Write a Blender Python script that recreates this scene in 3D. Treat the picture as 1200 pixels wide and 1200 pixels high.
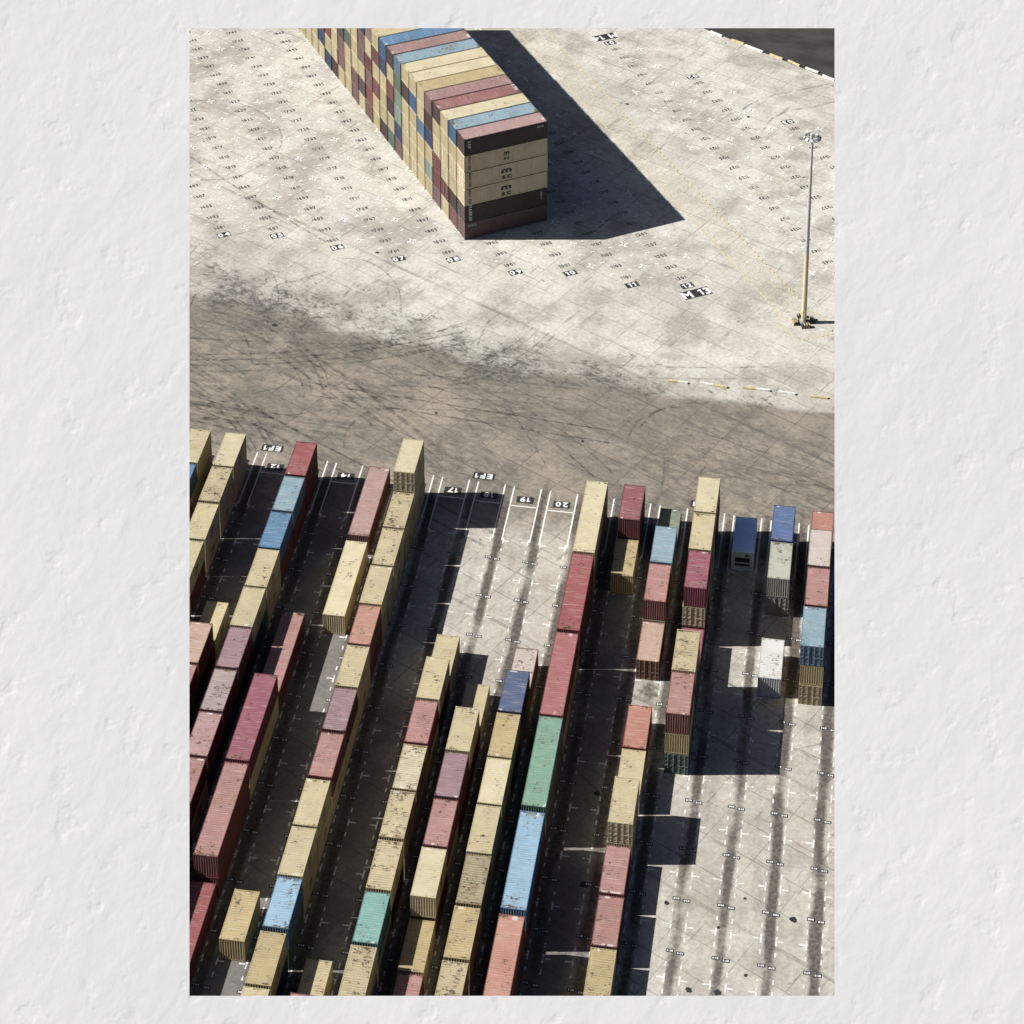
import bpy, bmesh, math, random
import numpy as np
from mathutils import Vector, Matrix, noise as mnoise

random.seed(7)
S = bpy.context.scene
for o in list(bpy.data.objects):
    bpy.data.objects.remove(o)
COL = S.collection

# ------------------------------------------------------------------ camera, sky, sun, exposure
FPX, PITCH, YAW, CAMH, PPY = 3167.69, math.radians(22.0), -0.1555, 206.697, -376.39
cam_d = bpy.data.cameras.new("camera")
cam = bpy.data.objects.new("camera", cam_d)
COL.objects.link(cam)
cam.location = (0, 0, CAMH)
cam.rotation_euler = (math.radians(90) - PITCH, 0, -YAW)
cam_d.sensor_width = 36.0
cam_d.lens = FPX / 1200 * 36.0
cam_d.shift_y = -(600 - PPY) / 1200          # rising-front view camera: uprights stay upright
cam_d.clip_start = 0.5
cam_d.clip_end = 9000
S.camera = cam
S.render.resolution_x = S.render.resolution_y = 1024

SUN_EL = math.radians(39.6)
SUN_TO = math.radians(9.2)                   # the way shadows point, from +X towards +Y
w = bpy.data.worlds.new("World")
S.world = w
w.use_nodes = True
nt = w.node_tree
nt.nodes.clear()
sky = nt.nodes.new("ShaderNodeTexSky")
sky.sky_type = 'NISHITA'
sky.sun_disc = False
sky.sun_elevation = SUN_EL
sky.sun_rotation = math.radians(270) - SUN_TO  # sun stands opposite to the shadows
sky.air_density = 0.36
sky.dust_density = 1.2
sky.ozone_density = 0.6
bg = nt.nodes.new("ShaderNodeBackground")
bg.inputs[1].default_value = 0.05
wo = nt.nodes.new("ShaderNodeOutputWorld")
nt.links.new(sky.outputs[0], bg.inputs[0])
nt.links.new(bg.outputs[0], wo.inputs[0])

sd = bpy.data.lights.new("sun", 'SUN')
sd.energy = 5.0
sd.angle = math.radians(0.5)
sd.color = (1.0, 0.965, 0.91)
sun = bpy.data.objects.new("sun", sd)
COL.objects.link(sun)
sdir = Vector((math.cos(SUN_TO) * math.cos(SUN_EL), math.sin(SUN_TO) * math.cos(SUN_EL), -math.sin(SUN_EL)))
sun.rotation_euler = sdir.to_track_quat('-Z', 'Y').to_euler()
sun.location = (-60, 200, 260)

vs = S.view_settings
vs.view_transform = 'Standard'
vs.look = 'None'
vs.gamma = 1
vs.use_curve_mapping = False
vs.exposure = 1.06

# ------------------------------------------------------------------ helpers
KALB = 0.49
def lin(c, k=KALB):
    m = sum(c)/3.0
    c = [m + 0.76*(v-m) for v in c]
    r = []
    for v in c:
        v /= 255.0
        r.append(k * (v / 12.92 if v <= 0.04045 else ((v + 0.055) / 1.055) ** 2.4))
    return tuple(r)

def tag(o, label=None, cat=None, group=None, kind=None):
    if label: o['label'] = label
    if cat: o['category'] = cat
    if group: o['group'] = group
    if kind: o['kind'] = kind
    return o

def link(name, me, mat=None, parent=None):
    o = bpy.data.objects.new(name, me)
    COL.objects.link(o)
    if mat is not None and me is not None and len(me.materials) == 0:
        me.materials.append(mat)
    if parent: o.parent = parent
    return o

def empty(name, loc=(0, 0, 0), rz=0):
    o = bpy.data.objects.new(name, None)
    o.empty_display_size = 0.5
    o.location = loc
    o.rotation_euler = (0, 0, rz)
    COL.objects.link(o)
    return o

class MB:
    """collects boxes, prisms and quads; build() makes ONE mesh"""
    def __init__(s): s.v, s.f, s.m = [], [], []
    def box(s, x0, y0, z0, x1, y1, z1, mi=0):
        b = len(s.v)
        s.v += [(x0,y0,z0),(x1,y0,z0),(x1,y1,z0),(x0,y1,z0),(x0,y0,z1),(x1,y0,z1),(x1,y1,z1),(x0,y1,z1)]
        for q in ((0,3,2,1),(4,5,6,7),(0,1,5,4),(1,2,6,5),(2,3,7,6),(3,0,4,7)):
            s.f.append(tuple(b+i for i in q)); s.m.append(mi)
    def poly(s, pts, mi=0):
        b = len(s.v); s.v += [tuple(p) for p in pts]
        s.f.append(tuple(range(b, b+len(pts)))); s.m.append(mi)
    def tri(s, pts, tris, mi=0):
        b = len(s.v); s.v += [tuple(p) for p in pts]
        for t in tris: s.f.append(tuple(b+i for i in t)); s.m.append(mi)
    def tube(s, p0, p1, r0, r1, n=12, mi=0, caps=True):
        p0, p1 = Vector(p0), Vector(p1)
        a = (p1-p0).normalized()
        u = a.orthogonal().normalized(); w_ = a.cross(u)
        b = len(s.v)
        for p, r in ((p0, r0), (p1, r1)):
            for i in range(n):
                t = 2*math.pi*i/n
                s.v.append(tuple(p + r*(math.cos(t)*u + math.sin(t)*w_)))
        for i in range(n):
            j = (i+1) % n
            s.f.append((b+i, b+j, b+n+j, b+n+i)); s.m.append(mi)
        if caps:
            s.f.append(tuple(b+i for i in reversed(range(n)))); s.m.append(mi)
            s.f.append(tuple(b+n+i for i in range(n))); s.m.append(mi)
    def mesh(s, name):
        me = bpy.data.meshes.new(name)
        me.from_pydata(s.v, [], s.f)
        me.polygons.foreach_set('material_index', s.m)
        me.update()
        return me
    def build(s, name, mats, parent=None):
        me = s.mesh(name)
        for m in (mats if isinstance(mats, (list, tuple)) else [mats]): me.materials.append(m)
        return link(name, me, None, parent)

# -- the ground point seen at a pixel of the calibrated view, used to place things from image pixels
FW = np.array([math.sin(YAW)*math.cos(PITCH), math.cos(YAW)*math.cos(PITCH), -math.sin(PITCH)])
RT = np.array([math.cos(YAW), -math.sin(YAW), 0.0])
UP = np.cross(RT, FW)
def at(px, py, z=0.0):
    d = FW + RT*(px-600)/FPX - UP*(py-PPY)/FPX
    t = (z-CAMH)/d[2]
    return (float(t*d[0]), float(t*d[1]))

# ------------------------------------------------------------------ node helper
class NG:
    def __init__(s, name):
        s.mat = bpy.data.materials.new(name)
        s.mat.use_nodes = True
        s.t = s.mat.node_tree
        s.t.nodes.clear()
        s.out = s.t.nodes.new("ShaderNodeOutputMaterial")
    def n(s, typ, **kw):
        nd = s.t.nodes.new(typ)
        for k, v in kw.items():
            setattr(nd, k, v)
        return nd
    def put(s, sock, v):
        if v is None: return
        if hasattr(v, 'links') or isinstance(v, bpy.types.NodeSocket): s.t.links.new(v, sock)
        elif isinstance(v, (tuple, list)) and sock.type == 'RGBA' and len(v) == 3: sock.default_value = (*v, 1)
        else: sock.default_value = v
    def math(s, op, a, b=None, c=None, clamp=False):
        nd = s.n("ShaderNodeMath", operation=op, use_clamp=clamp)
        for i, v in enumerate((a, b, c)): s.put(nd.inputs[i], v)
        return nd.outputs[0]
    def vmath(s, op, a, b=None):
        nd = s.n("ShaderNodeVectorMath", operation=op)
        s.put(nd.inputs[0], a); s.put(nd.inputs[1], b)
        return nd.outputs[0]
    def noise(s, vec, scale, detail=4, rough=0.55, w=None, dist=0.0):
        nd = s.n("ShaderNodeTexNoise", noise_dimensions='4D' if w is not None else '3D')
        s.put(nd.inputs['Vector'], vec); s.put(nd.inputs['Scale'], scale)
        s.put(nd.inputs['Detail'], detail); s.put(nd.inputs['Roughness'], rough)
        s.put(nd.inputs['Distortion'], dist)
        if w is not None: s.put(nd.inputs['W'], w)
        return nd.outputs[0]
    def ramp(s, x, a, b, lo=0.0, hi=1.0):
        nd = s.n("ShaderNodeMapRange", interpolation_type='SMOOTHSTEP')
        s.put(nd.inputs[0], x); s.put(nd.inputs[1], a); s.put(nd.inputs[2], b)
        s.put(nd.inputs[3], lo); s.put(nd.inputs[4], hi)
        return nd.outputs[0]
    def mix(s, f, a, b, mode='MIX'):
        nd = s.n("ShaderNodeMix", data_type='RGBA', blend_type=mode)
        s.put(nd.inputs[0], f); s.put(nd.inputs[6], a); s.put(nd.inputs[7], b)
        return nd.outputs[2]
    def scalev(s, vec, x, y, z):
        return s.vmath('MULTIPLY', vec, (x, y, z))
    def bsdf(s, col, rough=0.8, normal=None, spec=0.3, metal=0.0):
        b = s.n("ShaderNodeBsdfPrincipled")
        s.put(b.inputs['Base Color'], col); s.put(b.inputs['Roughness'], rough)
        s.put(b.inputs['Metallic'], metal)
        s.put(b.inputs['Specular IOR Level'], spec)
        if normal is not None: s.put(b.inputs['Normal'], normal)
        return b.outputs[0]
    def bump(s, h, dist, strength=1.0):
        b = s.n("ShaderNodeBump")
        s.put(b.inputs['Height'], h); b.inputs['Distance'].default_value = dist
        b.inputs['Strength'].default_value = strength
        return b.outputs[0]
    def done(s, sh):
        s.t.links.new(sh, s.out.inputs[0]); return s.mat

# ------------------------------------------------------------------ materials
def mat_ground():
    g = NG("yard_concrete")
    pos = g.n("ShaderNodeNewGeometry").outputs['Position']
    sep = g.n("ShaderNodeSeparateXYZ"); g.put(sep.inputs[0], pos)
    x, y = sep.outputs[0], sep.outputs[1]
    A = lambda nm: g.n("ShaderNodeAttribute", attribute_name=nm).outputs['Fac']
    road, soot, track, upper = A('road'), A('soot'), A('track'), A('upper')
    c, s_ = math.cos(math.radians(-28.5)), math.sin(math.radians(-28.5))
    d = g.math('ADD', g.math('MULTIPLY', x, c), g.math('MULTIPLY', y, s_))
    q = g.math('ADD', g.math('MULTIPLY', x, -s_), g.math('MULTIPLY', y, c))
    comb = g.n("ShaderNodeCombineXYZ"); g.put(comb.inputs[0], d); g.put(comb.inputs[1], q)
    dq = comb.outputs[0]
    # slab cells
    qi = g.math('DIVIDE', g.math('SUBTRACT', q, 171.24), 3.78)
    di = g.math('DIVIDE', g.math('ADD', d, 98.7), 5.45)
    cell = g.n("ShaderNodeCombineXYZ")
    g.put(cell.inputs[0], g.math('FLOOR', di)); g.put(cell.inputs[1], g.math('FLOOR', qi))
    wn = g.n("ShaderNodeTexWhiteNoise", noise_dimensions='2D'); g.put(wn.inputs[0], cell.outputs[0])
    tint = wn.outputs[0]
    fq = g.math('MULTIPLY', g.math('ABSOLUTE', g.math('SUBTRACT', qi, g.math('ROUND', qi))), 3.78)
    fd = g.math('MULTIPLY', g.math('ABSOLUTE', g.math('SUBTRACT', di, g.math('ROUND', di))), 5.45)
    jn = g.noise(pos, 0.35, 2)
    jw = g.math('MULTIPLY', jn, 0.11)
    jq = g.math('LESS_THAN', fq, jw)
    jd = g.math('LESS_THAN', fd, g.math('MULTIPLY', jn, 0.085))
    big = None
    for val in (167.46, 186.36, 231.72):
        off = g.math('ABSOLUTE', g.math('SUBTRACT', g.math('ABSOLUTE', g.math('SUBTRACT', q, val)), 0.16))
        m = g.math('LESS_THAN', off, 0.05)
        big = m if big is None else g.math('MAXIMUM', big, m)
    n_j = g.noise(pos, 0.12, 3)
    joint = g.math('MAXIMUM', g.math('MULTIPLY', g.math('MAXIMUM', jq, jd), g.math('ADD', g.ramp(n_j, 0.35, 0.65, 0.25, 0.5), g.math('MULTIPLY', road, 0.3))), g.math('MULTIPLY', big, g.ramp(n_j, 0.35, 0.65, 0.15, 0.7)))
    # tones
    n_l = g.noise(pos, 0.045, 5, 0.6)
    n_m = g.noise(pos, 0.28, 6, 0.65)
    n_f = g.noise(pos, 2.2, 5, 0.7)
    n_s = g.noise(g.scalev(dq, 0.22, 1.5, 1), 0.9, 6, 0.65)      # streaks lying along the slabs
    n_v = g.noise(g.scalev(pos, 1.1, 0.16, 1), 0.55, 6, 0.65)    # streaks along the lanes
    lo = g.mix(g.ramp(n_m, 0.3, 0.7), (0.25, 0.234, 0.206), (0.35, 0.338, 0.303))
    hi = g.mix(g.ramp(n_m, 0.3, 0.7), (0.33, 0.318, 0.284), (0.42, 0.412, 0.375))
    col = g.mix(upper, lo, hi)
    col = g.mix(g.math('MULTIPLY', A('shade_grime'), g.ramp(n_m, 0.2, 0.6, 0.75, 1.0)), col, (0.072, 0.071, 0.073))  # shade of the container lanes put into the concrete colour, with traffic dirt
    n_g = g.noise(g.vmath('ADD', pos, (5, 90, 0)), 0.16, 5, 0.6)
    col = g.mix(g.ramp(n_g, 0.52, 0.7, 0, 0.35), col, (0.33, 0.335, 0.29))
    col = g.mix(g.ramp(n_l, 0.42, 0.7, 0, 0.4), col, (0.25, 0.222, 0.20))
    col = g.mix(g.math('MULTIPLY', g.ramp(n_v, 0.48, 0.72, 0, 0.5), g.math('SUBTRACT', 1.0, upper)), col, (0.17, 0.15, 0.132))
    n_p = g.noise(g.vmath('ADD', pos, (31, 7, 0)), 0.11, 6, 0.72)
    col = g.mix(g.math('MULTIPLY', g.ramp(n_p, 0.46, 0.62, 0, 0.7), upper), col, (0.215, 0.199, 0.172))
    n_h = g.noise(g.scalev(dq, 0.55, 1.3, 1), 0.9, 8, 0.72, dist=0.4)
    n_r = g.noise(g.scalev(pos, 0.35, 1.5, 1), 0.55, 8, 0.72, dist=0.8)
    rcol = g.mix(g.ramp(n_h, 0.34, 0.66), (0.100, 0.091, 0.077), (0.205, 0.180, 0.145))
    rcol = g.mix(g.ramp(n_r, 0.48, 0.64, 0, 0.7), rcol, (0.085, 0.078, 0.07))
    rcol = g.mix(g.ramp(n_l, 0.35, 0.65, 0.0, 0.4), rcol, (0.125, 0.115, 0.104))
    rcol = g.mix(g.ramp(n_p, 0.46, 0.62, 0, 0.6), rcol, (0.225, 0.197, 0.158))
    n_q = g.noise(g.vmath('ADD', pos, (77, 3, 0)), 0.09, 6, 0.75)
    rcol = g.mix(g.ramp(n_q, 0.5, 0.64, 0, 0.6), rcol, (0.092, 0.088, 0.08))
    rmask = g.ramp(g.math('ADD', road, g.math('MULTIPLY', g.math('SUBTRACT', n_m, 0.5), 1.2)), 0.25, 0.8)
    rmask = g.math('MULTIPLY', rmask, g.ramp(road, 0.02, 0.3))
    col = g.mix(rmask, col, rcol)
    # slab to slab tint
    tv = g.n("ShaderNodeMapRange"); g.put(tv.inputs[0], tint)
    tv.inputs[3].default_value = 0.93; tv.inputs[4].default_value = 1.05
    col = g.mix(1.0, col, tv.outputs[0], 'MULTIPLY')
    # worn tracks of the carrier wheels
    tn = g.ramp(g.math('ADD', track, g.math('MULTIPLY', g.math('SUBTRACT', g.noise(pos, 0.9, 6, 0.7), 0.5), 0.9)), 0.2, 0.85)
    tn = g.math('MULTIPLY', tn, g.ramp(track, 0.02, 0.3))
    col = g.mix(g.math('MULTIPLY', tn, 0.92), col, g.mix(g.ramp(n_f, 0.3, 0.7), (0.03, 0.026, 0.023), (0.088, 0.075, 0.064)))
    # rubber soot at the edge of the apron
    s2 = g.noise(g.vmath('ADD', pos, (0, 50, 0)), 0.2, 5, 0.65)
    veil = g.math('MULTIPLY', g.ramp(s2, 0.3, 0.68), g.ramp(soot, 0.15, 1.0, 0, 0.72))
    col = g.mix(veil, col, (0.115, 0.112, 0.10))
    sn = g.noise(g.scalev(dq, 0.75, 1.25, 1), 1.3, 10, 0.82, dist=0.5)
    thr = g.math('ADD', g.math('ADD', sn, g.math('MULTIPLY', soot, 0.12)), g.math('MULTIPLY', g.math('SUBTRACT', s2, 0.5), 0.5))
    sm = g.ramp(thr, 0.595, 0.72)
    col = g.mix(g.math('MULTIPLY', sm, g.ramp(soot, 0.0, 0.3, 0, 0.82)), col, (0.045, 0.044, 0.038))
    # fine grit and dark drops
    fv = g.n("ShaderNodeMapRange"); g.put(fv.inputs[0], n_f)
    fv.inputs[1].default_value = 0.33; fv.inputs[2].default_value = 0.67
    fv.inputs[3].default_value = 0.78; fv.inputs[4].default_value = 1.15
    col = g.mix(1.0, col, fv.outputs[0], 'MULTIPLY')
    rt = g.n("ShaderNodeMapping"); g.put(rt.inputs['Vector'], pos)
    rt.inputs['Rotation'].default_value = (0, 0, 0.5)
    for sv, off in (((0.16, 2.6, 1), 0.0), ((2.2, 0.2, 1), 13.0)):
        sc_ = g.noise(g.scalev(rt.outputs[0] if off else dq, *sv), 0.8, 4, 0.6, w=off, dist=0.5)
        col = g.mix(g.ramp(sc_, 0.605, 0.69, 0, 0.5), col, (0.11, 0.10, 0.09))
    n_k = g.noise(pos, 3.2, 4, 0.8)
    col = g.mix(g.ramp(n_k, 0.64, 0.71, 0, 0.6), col, (0.07, 0.063, 0.056))
    vor = g.n("ShaderNodeTexVoronoi"); g.put(vor.inputs['Vector'], g.scalev(dq, 0.6, 1, 1)); vor.inputs['Scale'].default_value = 0.35
    dn = g.math('ADD', vor.outputs['Distance'], g.math('MULTIPLY', n_f, 0.12))
    col = g.mix(g.ramp(dn, 0.08, 0.125, 0.75, 0), col, (0.05, 0.045, 0.04))
    col = g.mix(joint, col, (0.05, 0.046, 0.042))
    return g.done(g.bsdf(col, 0.9, g.bump(n_f, 0.02, 0.5), 0.2))

def mat_asphalt():
    g = NG("asphalt")
    pos = g.n("ShaderNodeNewGeometry").outputs['Position']
    n1 = g.noise(g.scalev(pos, 0.5, 1.2, 1), 0.3, 6, 0.65)
    n2 = g.noise(pos, 3.0, 4, 0.7)
    col = g.mix(g.ramp(n1, 0.3, 0.7), (0.022, 0.0215, 0.021), (0.042, 0.041, 0.038))
    col = g.mix(g.ramp(n2, 0.5, 0.8, 0, 0.3), col, (0.06, 0.057, 0.054))
    return g.done(g.bsdf(col, 0.9, None, 0.1))

def mat_paint(name, col, wear=0.35, rough=0.8):
    """paint on concrete: worn through in patches"""
    g = NG(name)
    pos = g.n("ShaderNodeNewGeometry").outputs['Position']
    n = g.noise(pos, 1.6, 5, 0.7)
    f = g.ramp(n, 0.35 + 0.3*wear - 0.08, 0.35 + 0.3*wear + 0.1) if wear > 0 else 1.0
    tr = g.n("ShaderNodeBsdfTransparent").outputs[0]
    mx = g.n("ShaderNodeMixShader")
    g.put(mx.inputs[0], f); g.put(mx.inputs[1], tr)
    g.put(mx.inputs[2], g.bsdf(g.mix(g.noise(pos, 5, 3), tuple(c*0.8 for c in col), col), rough, None, 0.2))
    return g.done(mx.outputs[0])

def mat_rubber():
    g = NG("rubber_smear")
    pos = g.n("ShaderNodeNewGeometry").outputs['Position']
    n = g.noise(pos, 0.7, 6, 0.75)
    f = g.ramp(n, 0.36, 0.76, 0.0, 0.5)
    mx = g.n("ShaderNodeMixShader")
    g.put(mx.inputs[0], f); g.put(mx.inputs[1], g.n("ShaderNodeBsdfTransparent").outputs[0])
    g.put(mx.inputs[2], g.bsdf((0.035, 0.034, 0.033), 0.85, None, 0.2))
    return g.done(mx.outputs[0])

def mat_container(name, roof):
    """faded, rust-spotted paint; the colour comes from the object, its alpha says how dirty it is"""
    g = NG(name)
    info = g.n("ShaderNodeObjectInfo")
    base, dirt, rnd = info.outputs['Color'], info.outputs['Alpha'], info.outputs['Random']
    co = g.n("ShaderNodeTexCoord").outputs['Object']
    W_ = g.math('MULTIPLY', rnd, 60.0)
    n1 = g.noise(co, 0.7, 4, 0.6, W_)
    n2 = g.noise(co, 4.5, 4, 0.65, W_)
    col = g.mix(g.ramp(n1, 0.35, 0.7, 0.0, 0.4), base, g.mix(1.0, base, (0.68, 0.66, 0.64), 'MULTIPLY'))
    if roof:
        gen = g.n("ShaderNodeSeparateXYZ"); g.put(gen.inputs[0], g.n("ShaderNodeTexCoord").outputs['Generated'])
        edge = g.math('ABSOLUTE', g.math('SUBTRACT', gen.outputs[1], 0.5))
        endm = g.ramp(edge, 0.44, 0.495)
        n_st = g.noise(g.scalev(co, 0.55, 6.0, 1.0), 0.8, 5, 0.7, W_)
        pale = g.mix(0.5, base, (0.42, 0.41, 0.38))
        rib_s = g.n("ShaderNodeSeparateXYZ"); g.put(rib_s.inputs[0], co)
        wave = g.math('SINE', g.math('MULTIPLY', rib_s.outputs[1], 2*math.pi/0.2753))
        ribm = g.math('MULTIPLY', g.ramp(wave, -0.3, 0.9), g.ramp(g.noise(co, 0.5, 3, 0.6, g.math('ADD', W_, 9.0)), 0.38, 0.66))
        col = g.mix(g.ramp(n_st, 0.5, 0.68, 0, 0.55), col, pale)
        col = g.mix(g.math('MULTIPLY', ribm, g.math('ADD', 0.10, g.math('MULTIPLY', dirt, 0.5))), col, g.mix(1.0, base, (0.36, 0.33, 0.29), 'MULTIPLY'))
        n_cl = g.noise(co, 0.55, 3, 0.6, g.math('ADD', W_, 31.0))
        cl = g.math('MULTIPLY', g.math('SUBTRACT', n_cl, 0.5), 0.5)
        dd = g.math('ADD', g.math('MULTIPLY', dirt, 0.07), cl)
        dd = g.math('ADD', dd, g.math('MULTIPLY', endm, 0.085))
        strk = g.ramp(g.math('ADD', n_st, dd), 0.64, 0.73, 0, 0.75)
        col = g.mix(strk, col, (0.10, 0.08, 0.055))
        n_sp = g.noise(g.scalev(co, 1.0, 1.5, 1.0), 2.9, 5, 0.7, g.math('ADD', W_, 3.0))
        spot = g.ramp(g.math('ADD', n_sp, dd), 0.635, 0.685, 0, 0.93)
        col = g.mix(spot, col, (0.03, 0.021, 0.015))
        n_ru = g.noise(co, 1.5, 5, 0.7, g.math('ADD', W_, 17.0))
        rust = g.ramp(g.math('ADD', n_ru, dd), 0.62, 0.76, 0, 0.5)
        col = g.mix(rust, col, (0.15, 0.095, 0.05))
        wht = g.math('MULTIPLY', g.ramp(edge, 0.455, 0.47), g.ramp(g.noise(g.scalev(co, 0.8, 0.3, 1), 1.2, 2, 0.5, g.math('ADD', W_, 44.0)), 0.58, 0.62, 0, 0.45))
        col = g.mix(wht, col, (0.55, 0.55, 0.54))
    else:
        n_dr = g.noise(g.scalev(co, 3.0, 3.0, 0.25), 0.9, 5, 0.7, W_)
        col = g.mix(g.ramp(n_dr, 0.5, 0.75, 0, 0.55), col, g.mix(1.0, base, (0.5, 0.42, 0.36), 'MULTIPLY'))
        n_sp = g.noise(co, 2.6, 5, 0.7, g.math('ADD', W_, 3.0))
        col = g.mix(g.ramp(n_sp, 0.68, 0.76, 0, 0.85), col, (0.05, 0.028, 0.018))
    fv = g.n("ShaderNodeMapRange"); g.put(fv.inputs[0], n2)
    fv.inputs[3].default_value = 0.88; fv.inputs[4].default_value = 1.1
    col = g.mix(1.0, col, fv.outputs[0], 'MULTIPLY')
    return g.done(g.bsdf(col, 0.68, None, 0.25))

def mat_plain(name, col, rough=0.6, metal=0.0, var=0.2):
    g = NG(name)
    co = g.n("ShaderNodeTexCoord").outputs['Object']
    n = g.noise(co, 3.0, 5, 0.7)
    c = g.mix(g.ramp(n, 0.3, 0.75, 0, 1), tuple(v*(1-var) for v in col), tuple(min(1, v*(1+var)) for v in col))
    return g.done(g.bsdf(c, rough, None, 0.35, metal))

def mat_plaster():
    g = NG("white_plaster")
    co = g.scalev(g.n("ShaderNodeTexCoord").outputs['Object'], 0.4, 0.4, 0.4)
    rot = g.n("ShaderNodeMapping"); g.put(rot.inputs['Vector'], co)
    rot.inputs['Rotation'].default_value = (0, 0, math.radians(-62))
    st = g.scalev(rot.outputs[0], 1.0, 1.5, 1.0)
    a = g.noise(st, 2.6, 3, 0.5, dist=0.35)
    b = g.noise(co, 8.0, 4, 0.55, dist=0.2)
    c = g.noise(st, 0.8, 2, 0.5)
    d = g.ramp(g.noise(co, 3.4, 3, 0.5), 0.57, 0.72)
    h = g.math('ADD', g.math('ADD', g.math('MULTIPLY', a, 0.55), g.math('MULTIPLY', b, 0.22)), g.math('ADD', g.math('MULTIPLY', c, 0.9), g.math('MULTIPLY', d, -0.25)))
    col = g.mix(g.ramp(g.noise(co, 0.25, 3), 0.3, 0.7), (0.72, 0.722, 0.725), (0.755, 0.757, 0.757))
    return g.done(g.bsdf(col, 0.9, g.bump(h, 0.0165, 1.0), 0.15))

M_GROUND, M_ASPH = mat_ground(), mat_asphalt()
M_WHITE = mat_paint("worn_white_paint", (0.60, 0.60, 0.58), 0.15)
M_WHITE2 = mat_paint("fresh_white_paint", (0.54, 0.54, 0.53), 0.0)
M_YELP = mat_paint("worn_yellow_paint", (0.43, 0.38, 0.26), 0.2)
M_BLACKP = mat_paint("black_paint", (0.02, 0.02, 0.022), 0.0)
M_DIGIT = mat_paint("dark_digit_paint", (0.035, 0.035, 0.04), 0.18)
M_TICK = mat_paint("dull_white_paint", (0.56, 0.56, 0.545), 0.22)
M_RUBBER = mat_rubber()
M_ROOF, M_SIDE = mat_container("faded_roof_paint", True), mat_container("container_paint", False)
M_PLASTER = mat_plaster()
M_GALV = mat_plain("galvanised_steel", (0.33, 0.33, 0.31), 0.55, 0.1)
M_MASTY = mat_plain("mast_yellow_paint", (0.44, 0.375, 0.235), 0.6)
M_BLOCKY = mat_plain("yellow_block_paint", (0.37, 0.315, 0.175), 0.75, 0, 0.35)
M_BLOCKW = mat_plain("white_block_paint", (0.47, 0.47, 0.45), 0.75, 0, 0.35)
M_BLACK = mat_plain("black_block_paint", (0.02, 0.02, 0.02), 0.8)
M_LAMP = mat_plain("lamp_housing", (0.12, 0.13, 0.13), 0.5, 0.3)
M_GLASS = mat_plain("lamp_glass", (0.45, 0.47, 0.48), 0.15)
M_LOGO = mat_plain("dark_logo_paint", (0.035, 0.033, 0.03), 0.7)
M_LOGOW = mat_plain("pale_logo_paint", (0.42, 0.42, 0.42), 0.7)
M_STEEL = mat_plain("worn_steel", (0.20, 0.19, 0.18), 0.6, 0.3)

# ------------------------------------------------------------------ lettering
_glyph = {}
def glyph(ch):
    if ch == '1':
        return ([(0.15,0),(0.30,0),(0.30,0.69),(0.17,0.69),(0.0,0.57),(0.0,0.45),(0.15,0.54)], [(0,1,2,3,6),(3,4,5,6)], 0.0, 0.30)
    if ch not in _glyph:
        cu = bpy.data.curves.new("glyph", 'FONT')
        cu.body = ch
        cu.resolution_u = 2
        cu.offset = 0.042
        o = bpy.data.objects.new("glyph", cu)
        COL.objects.link(o)
        dg = bpy.context.evaluated_depsgraph_get()
        me = bpy.data.meshes.new_from_object(o.evaluated_get(dg))
        v = [tuple(p.co)[:2] for p in me.vertices]
        f = [tuple(p.vertices) for p in me.polygons]
        bpy.data.objects.remove(o); bpy.data.curves.remove(cu); bpy.data.meshes.remove(me)
        xs = [p[0] for p in v] or [0, 0.3]
        _glyph[ch] = (v, f, min(xs), max(xs))
    return _glyph[ch]

def text2d(s, height, gap=0.14):
    """flat lettering centred on the origin: (points, faces); cap height is about 0.7 em"""
    k = height / 0.69
    pts, faces, x = [], [], 0.0
    for ch in s:
        if ch == ' ':
            x += 0.35; continue
        v, f, a, b = glyph(ch)
        n0 = len(pts)
        pts += [(p[0]-a+x, p[1]) for p in v]
        faces += [tuple(n0+i for i in q) for q in f]
        x += (b-a) + gap
    wd = x - gap
    pts = [((px-wd/2)*k, (py-0.345)*k) for px, py in pts]
    return pts, faces, wd*k

def put_text(mb, s, height, u, v, ex, ey, z, stretch=1.0):
    """lay lettering on the ground: ex = reading direction, ey = up of the letters"""
    pts, faces, wd = text2d(s, height)
    P = [(u + px*stretch*ex[0] + py*ey[0], v + px*stretch*ex[1] + py*ey[1], z) for px, py in pts]
    mb.tri(P, faces)
    return wd*stretch

def put_rect(mb, u, v, ex, ey, lx, ly, z):
    mb.poly([(u + a*lx/2*ex[0] + b*ly/2*ey[0], v + a*lx/2*ex[1] + b*ly/2*ey[1], z)
             for a, b in ((-1,-1),(1,-1),(1,1),(-1,1))])

def put_line(mb, p, q, wd, z):
    d = Vector((q[0]-p[0], q[1]-p[1])); n = Vector((-d.y, d.x)).normalized()*wd/2
    mb.poly([(p[0]-n.x, p[1]-n.y, z), (q[0]-n.x, q[1]-n.y, z), (q[0]+n.x, q[1]+n.y, z), (p[0]+n.x, p[1]+n.y, z)])

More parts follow.
